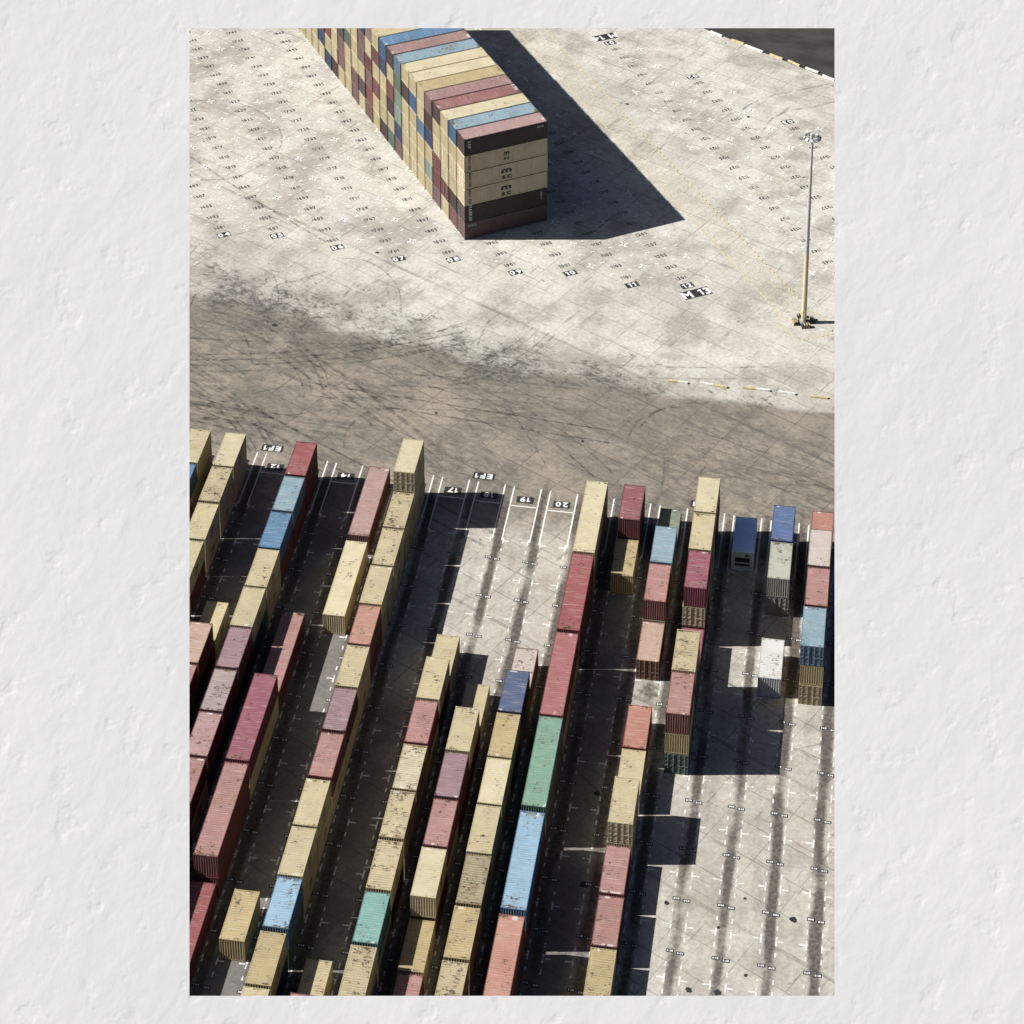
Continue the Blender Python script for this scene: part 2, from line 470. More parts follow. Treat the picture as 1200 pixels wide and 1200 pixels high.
# ------------------------------------------------------------------ white plaster wall hung before the camera, opening cut at image pixels
def plaster_border():
    D = 60.0
    k = D/FPX
    x0, x1 = (222-600)*k, (978-600)*k
    y1, y0 = -(33-PPY)*k, -(1167-PPY)*k
    X0, X1, Y0, Y1 = -1300*k, 1300*k, -(1900-PPY)*k, -(-700-PPY)*k
    T = 0.8
    ring = lambda a, b, c, d, z: [(a, c, z), (b, c, z), (b, d, z), (a, d, z)]
    R = [ring(X0, X1, Y0, Y1, 0), ring(x0, x1, y0, y1, 0), ring(x0-T, x1+T, y0-T, y1+T*0.6, -T), ring(X0, X1, Y0, Y1, -T)]
    mb = MB()
    mb.v = [p for r in R for p in r]
    for a in range(4):
        b = (a+1) % 4
        for i in range(4):
            j = (i+1) % 4
            mb.f.append((a*4+i, a*4+j, b*4+j, b*4+i)); mb.m.append(0)
    o = mb.build('plaster_border', M_PLASTER)
    o.location = Vector((0, 0, CAMH)) + Vector(FW)*D
    o.rotation_euler = cam.rotation_euler
    tag(o, "white rough plaster wall before the camera, framing a tall rectangular view of the container yard", "wall")
plaster_border()

# ------------------------------------------------------------------ site grid
GU, GP = -10.6303, 4.31126                    # carrier lanes of the lower yard
def lane(k): return GU + 0.5 + GP*(k+0.5)
def lane_v(k): return 246.3 - 0.19*(k+9)      # first slot mark of a lane
SLOT = 6.3
SX, SY, SA = -54.389, 305.002, 0.53892        # near left corner of the tall stack and its heading
E_ = (math.cos(SA), math.sin(SA))
N_ = (-math.sin(SA), math.cos(SA))
NR_ = (math.cos(SA+math.pi/2+0.05), math.sin(SA+math.pi/2+0.05))   # the way its rows and bay numbers run, sheared to fit image pixels
ROW = 2.83      # bay number rows
SROW = 2.75     # container columns of the stack
def sg(e, n): return (SX + e*E_[0] + n*NR_[0], SY + e*E_[1] + n*NR_[1])

# ------------------------------------------------------------------ ground
def smooth(a, b, x):
    t = np.clip((x-a)/(b-a), 0, 1); return t*t*(3-2*t)
def ground():
    us = np.concatenate([[-6000, -2000, -700, -300], np.arange(-150, 45.01, 0.5), [150, 500, 2000, 6000]])
    vv = np.concatenate([[-6000, -1500, -200, 60], np.arange(150, 400.01, 0.5), [600, 1200, 3000, 8000]])
    U, V = np.meshgrid(us, vv)
    nu, nv = len(us), len(vv)
    co = np.stack([U.ravel(), V.ravel(), np.zeros(U.size)], 1)
    idx = np.arange(nu*nv).reshape(nv, nu)
    fa = np.stack([idx[:-1, :-1], idx[:-1, 1:], idx[1:, 1:], idx[1:, :-1]], -1).reshape(-1, 4)
    me = bpy.data.meshes.new('ground')
    me.vertices.add(len(co)); me.vertices.foreach_set('co', co.ravel())
    me.loops.add(fa.size); me.loops.foreach_set('vertex_index', fa.ravel())
    me.polygons.add(len(fa)); me.polygons.foreach_set('loop_start', np.arange(0, fa.size, 4))
    me.polygons.foreach_set('loop_total', np.full(len(fa), 4))
    me.update(calc_edges=True)
    bu = [-150, -87.6, -78.6, -66.5, -58.2, -48, -39.1, -29.5, -24, -16.6, -3.3, 60]
    bv = [291, 287, 286.5, 283.3, 280.4, 278.4, 277.1, 276.9, 275.7, 275.4, 275.0, 274]
    top = np.interp(U, bu, bv)
    wob = (np.sin(U*0.31)+np.sin(U*0.13+1.3)+np.sin(U*0.77+V*0.2))*0.5
    soft = np.interp(U, [-90, -55, -30, 0], [3.4, 3.0, 2.2, 0.9])
    road = smooth(-soft, soft, top - V + wob*np.interp(U, [-60, -20], [1.0, 0.3])) * (0.25 + 0.75*smooth(244, 258, V - 0.19*(-9-(U-GU)/GP)))
    road *= smooth(150, 236, V)
    dv = V - top
    soot = np.exp(-((dv-1.5)/4.5)**2) * np.interp(U, [-120, -95, -80, -45, -22, -8, 20], [0.5, 0.6, 1.0, 1.0, 0.55, 0.3, 0.2])
    soot += 0.45*np.exp(-((dv+5)/5.0)**2) * np.interp(U, [-120, -90, -60, -30, 10], [0.6, 1.0, 1.0, 0.7, 0.5])
    soot += 0.35*np.exp(-((dv-9)/6.0)**2) * np.interp(U, [-100, -85, -70, -58, -50], [0.6, 0.7, 0.8, 0.4, 0])
    track = np.zeros_like(U)
    rs = np.random.RandomState(3)
    for k in range(-20, 6):
        cu = GU + 0.5 + GP*k
        amp = rs.uniform(0.55, 1.0)
        ph = rs.uniform(0, 6, 3)
        mod = 0.86 + 0.12*np.sin(V*0.21+ph[0]) + 0.12*np.sin(V*0.5+ph[1]) + 0.08*np.sin(V*1.1+ph[2])
        track += (0.35+0.65*amp)*1.15*mod*np.exp(-((U-cu-0.14*np.sin(V*0.15+ph[1])-0.09*np.sin(V*0.43+ph[2]))/0.62)**4) * smooth(262, 250, V)
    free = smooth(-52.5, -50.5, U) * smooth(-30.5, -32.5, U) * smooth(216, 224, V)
    shade_grime = 0.86*smooth(-21.5, -25, U) * (1-free) * smooth(256, 248, V)  # mask of the painted lane shade, sunlit empty slots left out
    sx_, sy_ = at(766, 806)
    soot += 1.3*np.exp(-((U-sx_)/1.6)**2 - ((V-sy_)/2.4)**2)
    upper = smooth(-4, 6, dv)
    for nm, arr in (('road', road), ('soot', soot), ('track', np.clip(track, 0, 1)), ('upper', upper), ('shade_grime', shade_grime)):
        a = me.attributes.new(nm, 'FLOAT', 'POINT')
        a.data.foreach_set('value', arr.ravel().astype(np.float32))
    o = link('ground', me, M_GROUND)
    tag(o, kind='structure')
ground()

def asphalt_road():
    a, b = np.array(at(824, 33.2)), np.array(at(977.8, 95))
    d = (b-a)/np.linalg.norm(b-a)
    n = np.array([-d[1], d[0]])
    if n[1] < 0: n = -n
    p = [a-d*180, b+d*180, b+d*180+n*60, a-d*180+n*60]
    mb = MB(); mb.poly([(q[0], q[1], 0.006) for q in p])
    tag(mb.build('asphalt_road', M_ASPH), kind='structure')
asphalt_road()

# ------------------------------------------------------------------ painted markings
def markings():
    wl, tm, plate, dig, dig2, tk = MB(), MB(), MB(), MB(), MB(), MB()
    X, Y = (1, 0), (0, 1)
    XR, YR = (-1, 0), (0, -1)
    for k in range(-18, 5):
        c, v0 = lane(k), lane_v(k)
        for s in (-1, 1):
            put_line(wl, (c+s*1.6, v0+9.6), (c+s*1.6, v0+0.1), 0.17, 0.010)
            for j in range(0, 14):
                v = v0 - SLOT*j
                u = c + s*1.42
                put_rect(tk, u, v, X, Y, 0.16, 1.05, 0.010)
                put_rect(tk, u - s*0.42, v, X, Y, 0.62, 0.17, 0.010)
                if j:
                    put_rect(tk, u, v+SLOT*0.25, X, Y, 0.15, 0.55, 0.010)
                put_rect(tk, u, v-SLOT*0.25, X, Y, 0.15, 0.55, 0.010)
                um, vm = c + s*1.66, v - SLOT*0.5
                put_rect(plate, um, vm, X, Y, 0.74, 0.42, 0.012)
                put_rect(dig, um, vm, X, Y, 0.54, 0.22, 0.014)
                put_text(dig2, "%d" % (10+j), 0.26, um, vm, XR, YR, 0.017)
        put_rect(wl, c, v0+6.2, X, Y, 3.2, 0.16, 0.010)
        put_rect(plate, c, v0+7.4, X, Y, 2.0, 1.15, 0.012)
        put_text(dig, "%d" % (26+k), 0.78, c, v0+7.45, XR, YR, 0.016, 1.1)
    for k in (-14, -8, -2):
        u, v = lane(k) - 1.15, lane_v(k) + 10.7
        put_rect(plate, u, v, X, Y, 2.6, 1.2, 0.012)
        put_text(dig, "EF1", 0.82, u, v, XR, YR, 0.016, 1.15)
    # bay numbers of the stack yard
    er, nr = (-E_[0], -E_[1]), (-NR_[0], -NR_[1])
    cols = {2: (-42.0, 21.6), 3: (-35.5, 18.8), 4: (-29.05, 13.2), 5: (-22.6, 10.3), 6: (-16.2, 4.6), 7: (-9.75, -1.0), 8: (-3.2, -3.9), 9: (3.1, -9.7),
            10: (9.6, -12.6), 11: (15.8, -18.1), 12: (22.3, -21.0)}
    cr = random.Random(4)
    def cross(e, n, arms):
        p = sg(e, n)
        a, wd = 0.66, 0.22
        for (sx, sy) in arms:
            q = (p[0] + a*(sx*E_[0]+sy*NR_[0]), p[1] + a*(sx*E_[1]+sy*NR_[1]))
            put_line(tm, p, q, wd, 0.010)
    for cno, (e, nb) in cols.items():
        p = sg(e, nb)
        put_rect(plate, p[0], p[1], E_, NR_, 1.75, 1.15, 0.012)
        put_text(dig, "%02d" % cno, 0.85, p[0], p[1], E_, NR_, 0.016, 1.1)
        i = 0
        n = nb + 1.85
        while n < 74:
            q = sg(e, n)
            if cno <= 5 and i >= 12:
                put_rect(plate, q[0], q[1], E_, NR_, 1.6, 0.78, 0.012)
                put_text(dig, "1%d%02d" % (cno % 10, (i*2+1) % 100), 0.5, q[0], q[1], E_, NR_, 0.016)
            else:
                put_text(dig2, "1%d%02d" % (cno % 10, (i*2+1) % 100), 0.62, q[0], q[1], E_, NR_, 0.012, 0.82)
            for dx in (-2.1, 2.1):
                qq = sg(e+dx*0.62, n + ROW/2)
                put_rect(tm, qq[0], qq[1], E_, NR_, 0.6, 0.18, 0.010)
            if (i + cno) % 2 == 0:
                cross(e+3.22, n - ROW/2, ((1,0),(-1,0),(0,1),(0,-1)) if cno != 12 else ((-1,0),(0,1),(0,-1)))
            else:
                qq = sg(e+3.22, n - ROW/2)
                put_rect(tm, qq[0]-0.25, qq[1], E_, NR_, 0.45, 0.18, 0.010)
            n += ROW; i += 1
    p = at(816, 343.5)
    put_rect(plate, p[0], p[1], E_, NR_, 3.9, 1.75, 0.012)
    put_text(dig, "M 13", 1.3, p[0], p[1], E_, NR_, 0.016, 1.0)
    for cno, (e, nt) in {1: (41.85, 41.2), 2: (48.5, 27.3), 3: (54.9, 10.5), 4: (61.4, -3.0)}.items():
        p = sg(e, nt)
        put_rect(plate, p[0], p[1], E_, NR_, 1.75, 1.15, 0.012)
        put_text(dig, "%02d" % cno, 0.85, p[0], p[1], er, nr, 0.016, 1.1)
        n, i = nt - 2.0, 0
        while n > -48:
            q = sg(e, n)
            put_text(dig2, "1%d%02d" % (cno, (i*2+1) % 100), 0.62, q[0], q[1], er, nr, 0.012, 0.82)
            for dx in (-1.3, 1.3):
                qq = sg(e+dx, n + ROW/2)
                put_rect(tm, qq[0], qq[1], E_, NR_, 0.6, 0.18, 0.010)
            if (i + cno) % 2 == 0:
                cross(e+3.25, n + ROW/2, ((1,0),(-1,0),(0,1),(0,-1)))
                if cno == 1: cross(e-3.25, n + ROW/2, ((1,0),(0,1),(0,-1)))
            n -= ROW; i += 1
    p = at(709, 43.5)
    put_rect(plate, p[0], p[1], E_, NR_, 3.6, 1.75, 0.012)
    put_text(dig, "M 14", 1.3, p[0], p[1], er, nr, 0.016, 0.95)
    tag(wl.build('lane_lines', M_WHITE2), kind='structure')
    tag(tm.build('slot_marks', M_WHITE), kind='structure')
    tag(tk.build('lane_ticks', M_TICK), kind='structure')
    tag(plate.build('number_plates_paint', M_BLACKP), kind='structure')
    tag(dig.build('number_paint', M_WHITE2), kind='structure')
    tag(dig2.build('bay_number_paint', M_DIGIT), kind='structure')
    # hatched walkway
    hy = MB()
    e0, e1 = 30.5, 34.4
    put_line(hy, sg(e0, 78), sg(e0-0.3, -33), 0.2, 0.010)
    put_line(hy, sg(e1+0.3, 78), sg(e1-0.3, -31), 0.2, 0.010)
    n = 75.0
    while n > -33:
        put_line(hy, sg(e0, n), sg(e1, n+2.2), 0.13, 0.010)
        n -= 1.05
    bx, by = at(945, 380)
    for a, b in (((-3.6, -0.6), (-0.6, -3.6)), ((-0.6, -3.6), (3.8, -1.6)), ((3.8, -1.6), (1.4, 2.6)), ((1.4, 2.6), (-1.2, 3.2))):
        put_line(hy, (bx+a[0], by+a[1]), (bx+b[0], by+b[1]), 0.2, 0.010)
    for t in np.linspace(0.1, 0.9, 7):
        put_line(hy, (bx-0.6+4.4*t, by-3.6+2.0*t), (bx-0.2+4.0*t, by-2.3+2.0*t), 0.13, 0.010)
    tag(hy.build('hatched_walkway', M_YELP), kind='structure')
markings()

# ------------------------------------------------------------------ rubber marks, stains
def strip(mb, pts, wd, z):
    P = [Vector(p) for p in pts]
    L, Rr = [], []
    for i, p in enumerate(P):
        t = (P[min(i+1, len(P)-1)] - P[max(i-1, 0)]).normalized()
        n = Vector((-t.y, t.x))*wd/2
        L.append((p.x+n.x, p.y+n.y, z)); Rr.append((p.x-n.x, p.y-n.y, z))
    for i in range(len(P)-1):
        mb.poly([Rr[i], Rr[i+1], L[i+1], L[i]])

def spline(pts, n=8):
    out = []
    P = [Vector(p) for p in pts]
    for i in range(len(P)-1):
        p0, p1, p2, p3 = P[max(i-1, 0)], P[i], P[i+1], P[min(i+2, len(P)-1)]
        for j in range(n):
            t = j/n
            out.append(0.5*((2*p1) + (p2-p0)*t + (2*p0-5*p1+4*p2-p3)*t*t + (3*p1-p0-3*p2+p3)*t**3))
    out.append(P[-1])
    return out

def rubber():
    mb = MB()
    rr = random.Random(11)
    z = 0.003
    def path(u, v, a, cv, L, n=18):
        pts = []
        for s in range(n):
            pts.append((u, v)); a += cv*L/(n-1); u += math.cos(a)*L/(n-1); v += math.sin(a)*L/(n-1)
        return pts
    def offset(pts, d):
        out = []
        for i, p in enumerate(pts):
            q0, q1 = pts[max(i-1, 0)], pts[min(i+1, len(pts)-1)]
            t = Vector((q1[0]-q0[0], q1[1]-q0[1])).normalized()
            out.append((p[0]-t.y*d, p[1]+t.x*d))
        return out
    for i in range(20):                       # bundles of wheel tracks along the driving way, in pairs
        u = rr.uniform(-105, -8); v = rr.uniform(258, 282) - 0.10*(u+50)
        a = rr.gauss(-0.10, 0.22); cv = rr.gauss(0, 0.012); L = rr.uniform(14, 42)
        if rr.random() < 0.25: a += rr.choice((0.7, -0.7)); cv = rr.choice((0.05, -0.05))
        P = path(u, v, a, cv, L)
        for rep_ in range(rr.choice((1, 1, 2, 3))):
            d = rr.uniform(-0.7, 0.7)
            for sgn in (-1, 1):
                strip(mb, offset(P, d + sgn*1.15), rr.uniform(0.12, 0.4), z); z += 0.00002
    for i in range(46):                       # short scuffs
        u = rr.uniform(-100, 0) if i < 26 else rr.uniform(-95, -45); v = rr.uniform(257, 284) if i < 26 else rr.uniform(279, 293)
        strip(mb, path(u, v, rr.uniform(0, 6.28), rr.gauss(0, 0.06), rr.uniform(2, 8), 10), rr.uniform(0.08, 0.3), z); z += 0.00002
    for i in range(26):                       # turns inside the lower yard
        u = rr.uniform(-45, 6); v = rr.uniform(185, 240)
        a = rr.choice((1.05, -0.5)) + rr.gauss(0, 0.15); L = rr.uniform(4, 14); cv = rr.gauss(0, 0.02)
        pts = []
        for s in range(12):
            pts.append((u, v)); a += cv*L/11; u += math.cos(a)*L/11; v += math.sin(a)*L/11
        strip(mb, pts, rr.uniform(0.08, 0.25), z); z += 0.00002
    q = lambda *ps: [at(*p) for p in ps]
    for pts, wd in (
        (q((222,118.4),(261,117.8),(287,123),(309,134),(324,147),(330,160),(328,173),(317,186),(298,198),(272,209),(235,211)), 0.28),
        (q((222,183),(255,205),(300,235),(345,262),(385,285)), 0.35),
        (q((978,97),(950,103),(905,112),(880,122),(868,130)), 0.35),
        (q((978,119),(950,126),(925,130),(905,139),(895,152)), 0.35),
        (q((978,865),(960,872),(930,877),(905,874),(880,868)), 0.22),
        (q((395,302),(430,306),(455,322),(468,342),(470,372)), 0.22),
        (q((313,380),(317,355),(324,335),(352,328),(385,317)), 0.30),
        (q((222,298),(245,280),(290,272),(330,258)), 0.18),
        (q((750,500),(765,485),(785,478),(812,476)), 0.3),
        (q((736,512),(752,490),(790,475),(830,472)), 0.3),
        (q((300,460),(345,452),(390,455),(420,470)), 0.25),
        (q((222,480),(270,470),(330,486),(378,480)), 0.25),
        (q((543,487),(560,513)), 0.16), (q((597,477),(640,545)), 0.16),
        (q((544,487),(597,560)), 0.1),
    ):
        strip(mb, spline(pts), wd, z); z += 0.00002
    tag(mb.build('tyre_marks', M_RUBBER), kind='stuff')
    st = MB()
    for (px, py, r) in ((322,381,0.75),(442,296,0.6),(382,453,0.35),(930,1078,0.75),(807,1160,0.7),(841,1163,0.7),(781,1058,0.6),
                        (873,1053,0.35),(842,1087,0.4),(874,1143,0.4),(683,517,0.4),(511,484,0.4),(735,122,0.6),(877,137,0.55),(700,930,0.7),(685,1037,0.9)):
        u, v = at(px, py)
        n = 14; r *= 0.55
        st.poly([(u + r*math.cos(t)*rr.uniform(0.6, 1.15), v + r*0.9*math.sin(t)*rr.uniform(0.6, 1.15), 0.0085)
                 for t in [2*math.pi*i/n for i in range(n)]])
    tag(st.build('oil_stains', M_BLACKP), kind='stuff')
rubber()

# ------------------------------------------------------------------ kerb blocks
def kerb_block(p, q, cols, label, group):
    p, q = Vector(p), Vector(q)
    L = (q-p).length
    mb = MB()
    hw, h = 0.18, 0.26
    ns = len(cols)
    for i, c in enumerate(cols):
        a, b = -L/2 + L*i/ns, -L/2 + L*(i+1)/ns
        s = len(mb.v)
        prof = [(-hw, 0), (hw, 0), (hw*0.85, h-0.05), (hw*0.6, h), (-hw*0.6, h), (-hw*0.85, h-0.05)]
        for xx in (a, b):
            mb.v += [(xx, y, z) for y, z in prof]
        for j in range(6):
            k = (j+1) % 6
            mb.f.append((s+j, s+6+j, s+6+k, s+k)); mb.m.append(c)
        if i == 0: mb.f.append(tuple(s+j for j in range(6))); mb.m.append(c)
        if i == ns-1: mb.f.append(tuple(s+6+j for j in reversed(range(6)))); mb.m.append(c)
    o = mb.build('kerb_block', [M_BLOCKY, M_BLOCKW])
    c = (p+q)/2
    o.location = (c.x, c.y, 0.004)
    o.rotation_euler = (0, 0, math.atan2(q.y-p.y, q.x-p.x))
    tag(o, label, 'kerb block', group)
g1 = "painted kerb blocks along the apron edge"
kerb_block(at(783, 446.8), at(806, 449.6), (0, 1), "half yellow half white kerb block, leftmost on the apron edge", g1)
kerb_block(at(820, 449.4), at(852, 454.6), (1, 0), "half white half yellow kerb block, second from left on the apron edge", g1)
kerb_block(at(870, 454.8), at(902, 458.4), (0, 1), "half yellow half white kerb block, middle of the five on the apron edge", g1)
kerb_block(at(913, 459.8), at(932, 462.6), (1,), "all white kerb block on the apron edge below the light mast", g1)
kerb_block(at(950, 465.2), at(970, 467.2), (0,), "all yellow kerb block on the apron edge, nearest the right side", g1)
g2 = "painted kerb blocks along the dark asphalt road"
UK = (((833.1,37.6),(846,43),(1,)), ((857.6,47.3),(871.7,52.1),(0,)), ((873,53.5),(894,61.6),(1,)), ((902.4,64.2),(917,69.9),(0,)),
      ((923.7,71.6),(937,77.7),(0,)), ((944.2,80.2),(959,85.7),(1,)), ((964.2,89),(977.8,94.6),(1,)))
for (a, b, c), lb in zip(UK, (
        "white kerb block at the far end of the asphalt road edge", "yellow kerb block second along the asphalt road edge from far end",
        "longest white kerb block beside the dark asphalt road", "yellow kerb block just after the longest white one by the asphalt",
        "yellow kerb block nearest the near end of the asphalt edge", "white kerb block second from right along the dark asphalt road",
        "white kerb block at the right end of the asphalt road edge")):
    kerb_block(at(*a), at(*b), c, lb, g2)

# ------------------------------------------------------------------ light mast with striped blocks
def light_mast():
    x, y = -8.057, 293.219
    r = empty('light_mast', (x, y, 0))
    tag(r, "tall slender floodlight mast, grey above and yellow below, with ring of lamps", "light mast")
    Hm = 27.6
    b = MB(); b.tube((0, 0, 0), (0, 0, 0.25), 0.75, 0.75, 20); b.tube((0, 0, 0.25), (0, 0, 0.4), 0.5, 0.42, 16)
    b.build('base', M_STEEL, r)
    p = MB(); p.tube((0, 0, 0.4), (0, 0, 10.3), 0.34, 0.28, 18, 0)
    lo = p.build('lower_pole', M_MASTY, r)
    d = MB(); d.box(-0.16, -0.36, 0.9, 0.16, -0.30, 2.0)
    d.build('access_door', M_MASTY, lo)
    p2 = MB(); p2.tube((0, 0, 10.3), (0, 0, Hm), 0.27, 0.14, 18)
    p2.build('upper_pole', M_GALV, r)
    hr = MB()
    n = 28
    for i in range(n):
        t0, t1 = 2*math.pi*i/n, 2*math.pi*(i+1)/n
        hr.tube((0.72*math.cos(t0), 0.72*math.sin(t0), Hm), (0.72*math.cos(t1), 0.72*math.sin(t1), Hm), 0.07, 0.07, 6)
    for i in range(6):
        t = 2*math.pi*i/6
        hr.tube((0.1*math.cos(t), 0.1*math.sin(t), Hm-0.02), (0.72*math.cos(t), 0.72*math.sin(t), Hm-0.02), 0.05, 0.05, 6)
    hr.tube((0, 0, Hm-0.5), (0, 0, Hm+0.5), 0.28, 0.28, 12)
    hr.build('lamp_ring', M_GALV, r)
    rod = MB(); rod.tube((0, 0, Hm+0.5), (0, 0, Hm+2.6), 0.03, 0.015, 6)
    rod.build('lightning_rod', M_GALV, r)
    for i in range(10):
        t = 2*math.pi*(i+0.35)/10
        m = MB()
        m.box(-0.2, -0.16, -0.18, 0.2, 0.10, 0.18)
        m.box(-0.05, 0.10, -0.05, 0.05, 0.26, 0.05)
        o = m.build('floodlight', M_LAMP, r)
        o.location = (0.90*math.cos(t), 0.90*math.sin(t), Hm-0.12)
        o.rotation_euler = (math.radians(-38), 0, t + math.pi/2)
        gl = MB(); gl.box(-0.17, -0.175, -0.15, 0.17, -0.163, 0.15)
        gl.build('lamp_glass', M_GLASS, o)
    labs = ("nearest", "right hand", "far", "left hand")
    for i in range(4):
        t = -math.pi/2 + i*math.pi/2 + 0.3
        m = MB()
        Lb, hh, ww = 1.15, 0.5, 0.32
        ns = 7
        m.box(-Lb/2, -ww, 0, Lb/2, ww, 0.06, 1)
        for s in range(ns):
            x0, x1 = -Lb/2 + Lb*s/ns, -Lb/2 + Lb*(s+1)/ns
            sk = 0.12
            P = [(x0, -ww, 0.06), (x1, -ww, 0.06), (x1, ww, 0.06), (x0, ww, 0.06),
                 (min(x0+sk, Lb/2), -ww*0.75, hh), (min(x1+sk, Lb/2), -ww*0.75, hh), (min(x1+sk, Lb/2), ww*0.75, hh), (min(x0+sk, Lb/2), ww*0.75, hh)]
            m.tri(P, [(0,1,5,4),(2,3,7,6),(4,5,6,7)] + ([(3,0,4,7)] if s == 0 else []) + ([(1,2,6,5)] if s == ns-1 else []), s % 2)
        o = m.build('barrier_block', [M_BLACK, M_BLOCKY])
        rad = 1.12
        o.location = (x + rad*math.cos(t), y + rad*math.sin(t), 0.012)
        o.rotation_euler = (0, 0, t + math.pi/2)
        tag(o, "yellow and black striped %s guard block at the light mast foot" % labs[i], "guard block", "striped guard blocks round the light mast")
light_mast()

# ------------------------------------------------------------------ container parts (shared meshes)
CW, CH = 2.438, 2.591
LEN = {20: 5.97, 40: 12.12}
def corrug(length, period, depth, flat=0.34):
    """trapezoid wave: list of (t along, offset)"""
    n = max(1, round(length/period)); p = length/n
    out = [(-length/2, 0.0)]
    for i in range(n):
        a = -length/2 + i*p
        out += [(a+p*flat, 0.0), (a+p*0.5, depth), (a+p*(0.5+flat), depth), (a+p, 0.0)]
    return out
def mesh_frame(L):
    mb = MB(); hx, hy, t = CW/2, L/2, 0.11
    for sx in (-1, 1):
        for sy in (-1, 1):
            x0, x1 = sorted((sx*hx, sx*(hx-t))); y0, y1 = sorted((sy*hy, sy*(hy-t)))
            mb.box(x0, y0, 0.12, x1, y1, CH-0.12)
            x0, x1 = sorted((sx*(hx+0.004), sx*(hx-0.165))); y0, y1 = sorted((sy*(hy+0.004), sy*(hy-0.18)))
            mb.box(x0, y0, 0, x1, y1, 0.12); mb.box(x0, y0, CH-0.12, x1, y1, CH)
        x0, x1 = sorted((sx*(hx-0.004), sx*(hx-0.065)))
        mb.box(x0, -hy+0.18, CH-0.08, x1, hy-0.18, CH-0.012)
        mb.box(x0, -hy+0.18, 0.02, x1, hy-0.18, 0.17)
    for sy in (-1, 1):
        y0, y1 = sorted((sy*(hy-0.004), sy*(hy-0.075)))
        mb.box(-hx+0.165, y0, CH-0.12, hx-0.165, y1, CH-0.012)
        mb.box(-hx+0.165, y0, 0.02, hx-0.165, y1, 0.15)
    return mb.mesh('frame')
def mesh_roof(L):
    mb = MB(); hx = CW/2-0.065
    z0 = CH-0.036
    pr = corrug(L-0.15, 0.2753, 0.022)
    for (a, da), (b, db) in zip(pr, pr[1:]):
        mb.poly([(-hx, a, z0+da), (hx, a, z0+da), (hx, b, z0+db), (-hx, b, z0+db)])
    mb.poly([(-hx, -L/2+0.075, z0-0.02), (-hx, L/2-0.075, z0-0.02), (hx, L/2-0.075, z0-0.02), (hx, -L/2+0.075, z0-0.02)])
    return mb.mesh('roof')
def mesh_side(L):
    mb = MB(); x = CW/2-0.05
    pr = corrug(L-0.22, 0.278, 0.036)
    for (a, da), (b, db) in zip(pr, pr[1:]):
        mb.poly([(x-0.0+da-0.0, a, 0.17), (x+db, b, 0.17), (x+db, b, CH-0.08), (x+da, a, CH-0.08)])
    return mb.mesh('side_wall')
def mesh_end(L):
    mb = MB(); y = -L/2+0.075
    pr = []
    n = 9; p = (CW-0.22)/n
    for i in range(n):
        a = -(CW-0.22)/2 + i*p
        pr += [(a, 0.0), (a+p*0.18, 0.0), (a+p*0.53, 0.072), (a+p*0.65, 0.072)]
    pr.append(((CW-0.22)/2, 0.0))
    for (a, da), (b, db) in zip(pr, pr[1:]):
        mb.poly([(a, y-da, 0.15), (b, y-db, 0.15), (b, y-db, CH-0.12), (a, y-da, CH-0.12)])
    return mb.mesh('end_wall')
def mesh_door(L, s):
    mb = MB(); y = -L/2
    x0, x1 = (0.012, CW/2-0.113) if s > 0 else (-CW/2+0.113, -0.012)
    mb.box(x0, y+0.035, 0.155, x1, y+0.075, CH-0.125)
    for z in (0.22, 0.80, 1.38, 1.96):          # pressed panels
        mb.poly([(x0+0.08, y+0.035, z), (x1-0.08, y+0.035, z), (x1-0.10, y+0.012, z+0.04), (x0+0.10, y+0.012, z+0.04)])
        mb.poly([(x0+0.10, y+0.012, z+0.04), (x1-0.10, y+0.012, z+0.04), (x1-0.10, y+0.012, z+0.34), (x0+0.10, y+0.012, z+0.34)])
        mb.poly([(x0+0.10, y+0.012, z+0.34), (x1-0.10, y+0.012, z+0.34), (x1-0.08, y+0.035, z+0.38), (x0+0.08, y+0.035, z+0.38)])
    return mb.mesh('door')
def mesh_bars(L, s):
    mb = MB(); y = -L/2+0.004
    for x in (0.30, 0.86):
        x *= s
        mb.tube((x, y, 0.1), (x, y, CH-0.06), 0.03, 0.03, 6)
        for z in (0.16, 0.75, 1.85, 2.42): mb.box(x-0.07, y-0.035, z-0.05, x+0.07, y+0.03, z+0.05)
        mb.box(min(x, x+s*0.34), y-0.045, 1.02, max(x, x+s*0.34), y-0.02, 1.09)
    for z in (0.5, 1.05, 1.6, 2.15):
        a = s*(CW/2-0.11); mb.box(min(a, a-s*0.16), y-0.01, z-0.05, max(a, a-s*0.16), y+0.028, z+0.05)
    return mb.mesh('locking_bars')
def text_mesh_side(L, s, h, yc, zc, rot90=False, wide=1.0):
    mb = MB()
    pts, faces, wd = text2d(s, h)
    x = CW/2 - 0.006
    if rot90: P = [(x, yc + py, zc - px*wide) for px, py in pts]
    else: P = [(x, yc + px*wide, zc + py) for px, py in pts]
    mb.tri(P, faces)
    return mb
def merge(a, b):
    n = len(a.v); a.v += b.v; a.f += [tuple(i+n for i in f) for f in b.f]; a.m += b.m; return a
MESH = {}
